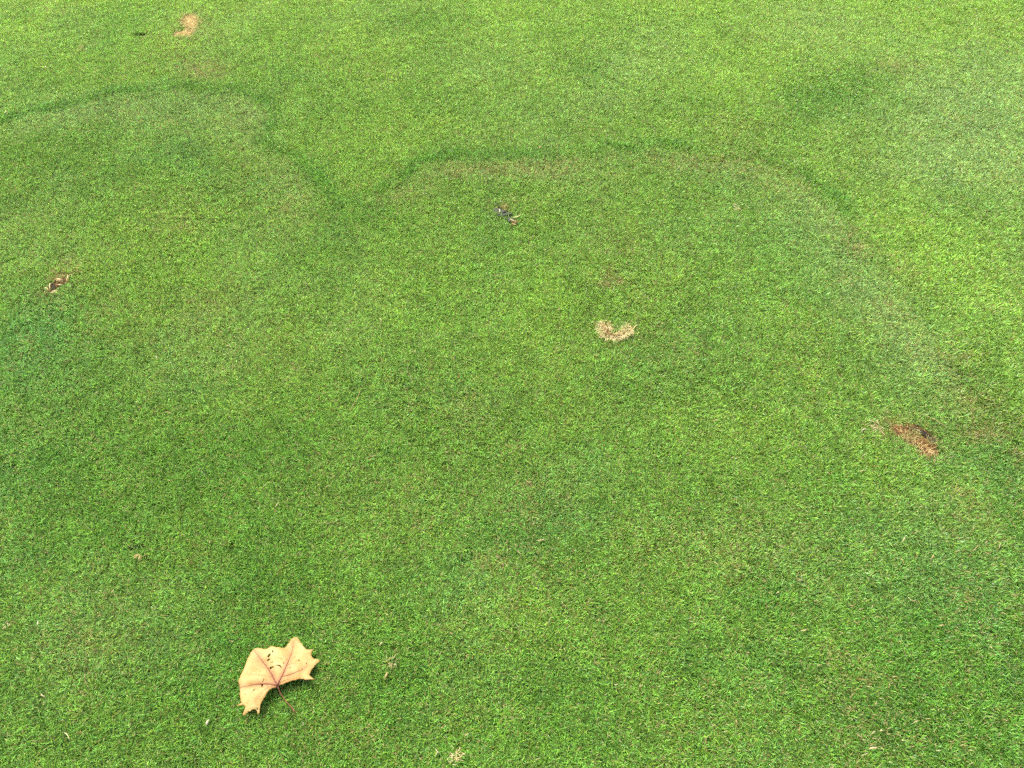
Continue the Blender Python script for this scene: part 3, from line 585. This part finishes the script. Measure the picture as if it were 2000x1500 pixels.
rb = Ribbons()
for k in range(14):
    u, v = zg([(1050 + rng.normal(0, 28), 815 + rng.normal(0, 16))])[0]; rb.add([q - gs.location for q in strand(at(u, v, TOP), rng.uniform(0, 6.28), .1, rng.uniform(.01, .02), rng.normal(0, .6), .4)], .0016, rng.uniform(.1, .6))
rb.build('rusty_blades', m_brown, gs)

# holes: frayed lips of dead blades
for (px, a_, b_, d_), lab, off in ((HOLES[0], 'small black hole in dark green grass with yellow blades on its lip', (6, 13)), (HOLES[1], 'small dark hole near the tan crescent bare patch', (4, 7))):
    c0 = at(*px); root = empty('turf_hole', (c0.x, c0.y, gz(c0))); tag(root, lab, 'hole')
    poly = [(px[0] + math.cos(t) * a_ * 620 * (1 if px[1] > 500 else .62) * 1.1, px[1] + math.sin(t) * b_ * 560 * (1 if px[1] > 500 else .5) * 1.2) for t in np.linspace(0, 6.283, 13)[:-1]]
    patch_mesh('dark_soil_shade', poly, m_dark_soil_shade, root, root.location, lift=.0012, rough=.001, cell=.004, seed=5)
    rb = Ribbons()
    for k in range(12):
        u, v = px[0] + off[0] + rng.normal(0, 4), px[1] + off[1] + rng.normal(0, 1.4)
        rb.add([q - root.location for q in strand(at(u, v, TOP * .6), R(rng.uniform(200, 340)), rng.uniform(.1, .7), rng.uniform(.008, .016), rng.normal(0, .5), .7)], rng.uniform(.001, .0018), rng.uniform(.35, 1))
    rb.build('dead_blades', m_tan, root)

# ------------------------------------------------------------------ small tufts of straw
straw_heap('cream straw tuft lying right of the large tan leaf', [(757, 1296), (763, 1296), (770, 1292)], 22, .004, (.006, .013), (.0006, .0011), m_pale, name='straw_tuft', lift=.004, rr=(.3, 1))
straw_heap('ball of tangled tan straw in the grass below the cream tuft', [(884, 1472), (890, 1480), (895, 1474), (892, 1486)], 40, .0038, (.006, .012), (.0006, .0011), m_straw, name='straw_tuft', lift=.007, rr=(.3, 1))
straw_heap('star-shaped cream straw tuft on the grey-green turf', [(1432, 409), (1437, 413), (1441, 416)], 14, .003, (.008, .014), (.0010, .0016), m_pale, name='straw_tuft', lift=.004, rr=(.5, 1))
straw_heap('fan of pale straw lying left of the rusty brown patch', [(1706, 833), (1709, 838), (1714, 842)], 34, .0042, (.007, .014), (.0007, .0012), m_pale, name='straw_tuft', lift=.006, rr=(.45, 1))
straw_heap('tiny pinkish-white straw tuft with three spreading tips', [(14, 1222), (18, 1226)], 10, .002, (.005, .010), (.0008, .0012), m_pale, name='straw_tuft', lift=.003, rr=(.7, 1))

# ------------------------------------------------------------------ single dry blades and stalks lying on the lawn
def dry_blade(name, label, pts, w, rv, mat=None, group=None, cat='dry blade', z=.0025, taper=(.4, 1, .9, .2), arch=.002):
    p3 = []; n_ = len(pts)
    q2 = resample(at_np([p[0] for p in pts], [p[1] for p in pts], TOP), .003)
    for k, (x, y) in enumerate(q2):
        t = k / (len(q2) - 1); p3.append(Vector((x, y, gz((x, y)) + TOP + z + arch * math.sin(math.pi * t))))
    o_ = p3[0].copy(); rb = Ribbons(); rb.add([p - o_ for p in p3], w, rv, taper=taper)
    o = rb.build(name, mat or m_pale); o.location = o_
    s_ = o.modifiers.new('thickness', 'SOLIDIFY'); s_.thickness = .0003
    return tag(o, label, cat, group)
dry_blade('straw_stalk', 'long thin straw stalk above the rusty brown patch', [(1788, 808), (1805, 812), (1826, 822), (1842, 831), (1853, 836)], .0015, .55, z=.0005, taper=(.3, .8, 1, .8), cat='straw stalk')
dry_blade('straw_stalk', 'long thin beige stalk lying alone in mid-green grass', [(704, 754), (702, 765), (696, 778), (689, 790), (680, 803)], .0014, .3, z=-.0006, taper=(.8, 1, .8, .5), cat='straw stalk')
dry_blade('seed_husk', 'cream teardrop seed husk just below the large tan leaf', [(403, 1417), (405, 1411), (409, 1404)], .0048, .6, m_husk, taper=(.75, 1, .75, .15), cat='husk', z=.003)
dry_blade('curled_blade', 'pale hook-shaped dry blade left of the large tan leaf', [(72.5, 1225), (75.5, 1221), (77, 1217), (74, 1213.8)], .0022, .95, m_husk, z=.004)
dry_blade('leaf_sliver', 'tan sliver of dead leaf below the cream straw tuft', [(756, 1311), (755, 1318), (750, 1325)], .0042, .35, taper=(.4, 1, .9, .3), cat='leaf sliver')
dry_blade('broad_blade', 'pale folded grass blade between the straw fan and rusty patch', [(1720, 843), (1725, 850), (1729, 853)], .0032, .3, m_pale, taper=(.5, 1, 1, .6))
dry_blade('curled_blade', 'pale curved blade at the far end of the straw fan', [(1682, 843), (1687, 839.5), (1693, 839)], .0026, .8, m_husk)
dry_blade('dry_twig', 'forked pale dry twig in speckled grass', [(1697, 1463), (1703, 1461), (1709, 1462), (1714, 1460)], .0042, .7, taper=(.5, 1, .9, .4), cat='twig', z=.004)
CLIPS = []
GR = 'short dry clippings scattered over the lawn'
LBL = 'short pale dry clipping lying on the lawn'
for (u, v, ang_, L_, w_, rv) in [(1057, 1053, 10, 17, 2.4, .8), (1046, 1013, -15, 16, 2, .5), (1012, 1079, -40, 14, 1.8, .6), (1033, 941, -30, 12, 3, .2), (1570, 1230, 15, 14, 3.2, .75), (1840, 1223, 0, 13, 3, .6), (1398, 823, 8, 13, 2.4, .75), (1621, 768, 30, 10, 2.4, .5), (1684, 922, 5, 12, 2.6, .6), (1400, 1100, -40, 14, 2, .7), (1764, 1053, 60, 14, 2, .9), (1760, 1096, -60, 18, 2, .15), (1822, 1088, 55, 10, 3, .55), (1902, 1071, 45, 22, 1.6, .4), (1781, 1171, -35, 20, 2, .75), (1952, 1068, 70, 10, 2.4, .8),
        (446, 673, 20, 9, 3, .7), (306, 697, -70, 8, 2.2, .85), (189, 766, 30, 6, 3, .9), (327, 806, -10, 18, 1.8, .5), (743, 625, -70, 9, 2.4, .7), (1034, 650, -20, 8, 3, .2), (1093, 606, 10, 9, 2.6, .5), (1280, 557, 0, 8, 3, .35), (1054, 289, 80, 6, 4, .35), (12, 221, 50, 5, 4, 1), (90, 131, -50, 6, 3, 1), (132, 1439, -55, 20, 2.4, .95), (86, 1359, -35, 12, 2.6, .9), (409, 1058, 70, 8, 2.6, .5), (1204, 1336, 15, 10, 2.6, .8), (882, 1236, -35, 10, 2.4, .4), (745, 1257, 50, 12, 3, .85),
        (855, 1466, -50, 14, 2.4, .85), (852, 1471, 60, 10, 2, .8), (912, 1436, 45, 14, 3, .6), (1680, 1436, -35, 16, 2.2, .6), (1707, 1431, 35, 12, 2.4, .9), (1722, 1427, 10, 6, 4, .95), (640, 950, 20, 12, 2, .5), (555, 1296, 10, 0, 0, 0), (1475, 795, 40, 8, 2, .6), (1312, 1075, -50, 14, 1.8, .6), (1520, 1158, 20, 8, 3, .7), (1440, 1409, -70, 12, 2, .6), (1790, 1408, 20, 9, 2.6, .7), (1600, 1300, 30, 10, 2.2, .7), (1200, 980, 10, 9, 2, .5), (1410, 640, 0, 8, 2.4, .4), (1580, 372, 30, 6, 3, .5), (1660, 463, 40, 8, 3, .3), (540, 985, 60, 8, 2.4, .8), (220, 1155, 40, 8, 2.4, .7), (1960, 1200, -30, 12, 2, .6)]:
    if L_ == 0: continue
    a_ = R(ang_); hx, hy = math.cos(a_) * L_ / 2, -math.sin(a_) * L_ / 2; bx, by = -hy * .3, hx * .3
    sgn = rng.choice((-1, 1))
    c_px = (at(u + 1, v) - at(u, v)).length
    o = dry_blade('dry_clipping', LBL, [(u - hx, v - hy), (u - hx * .3 + bx * sgn * .8, v - hy * .3 + by * sgn * .8), (u + hx * .4 + bx * sgn * .7, v + hy * .4 + by * sgn * .7), (u + hx, v + hy)], w_ * c_px * .8, rv, m_pale, GR, 'clipping')
    CLIPS.append((o, (u, v), L_, w_, rv))
MARKS = [((540, 1310), 'the large tan leaf'), ((1200, 655), 'the horseshoe straw clump'), ((1785, 860), 'the rusty brown patch'), ((990, 423), 'the grey torn scrap'), ((118, 553), 'the orange-brown divot'), ((368, 50), 'the tan crescent patch'), ((266, 1071), 'the black hole in dark grass'), ((890, 1478), 'the ball of tangled straw'), ((1437, 413), 'the star-shaped straw tuft'), ((690, 780), 'the long beige stalk'), ((1705, 1461), 'the forked twig'), ((18, 1225), 'the tiny pinkish straw tuft')]
ORD = ['closest', 'second closest', 'third closest', 'fourth closest', 'fifth closest', 'sixth closest', 'seventh closest', 'eighth closest', 'ninth closest', 'tenth closest', 'eleventh closest', 'twelfth closest']
rank = {}
for mk, nm in MARKS:
    for k, c_ in enumerate(sorted(CLIPS, key=lambda q: (at(*q[1]) - at(*mk)).length)):
        if c_[0].name not in rank or k < rank[c_[0].name][0]: rank[c_[0].name] = (k, nm)
for o, uv, L_, w_, rv in CLIPS:
    k, nm = rank[o.name]; col = 'rusty' if rv < .25 else 'tan' if rv < .6 else 'straw-coloured' if rv < .85 else 'cream'
    o['label'] = '%s dry grass clipping %s to %s' % (col, ORD[min(k, 11)], nm)
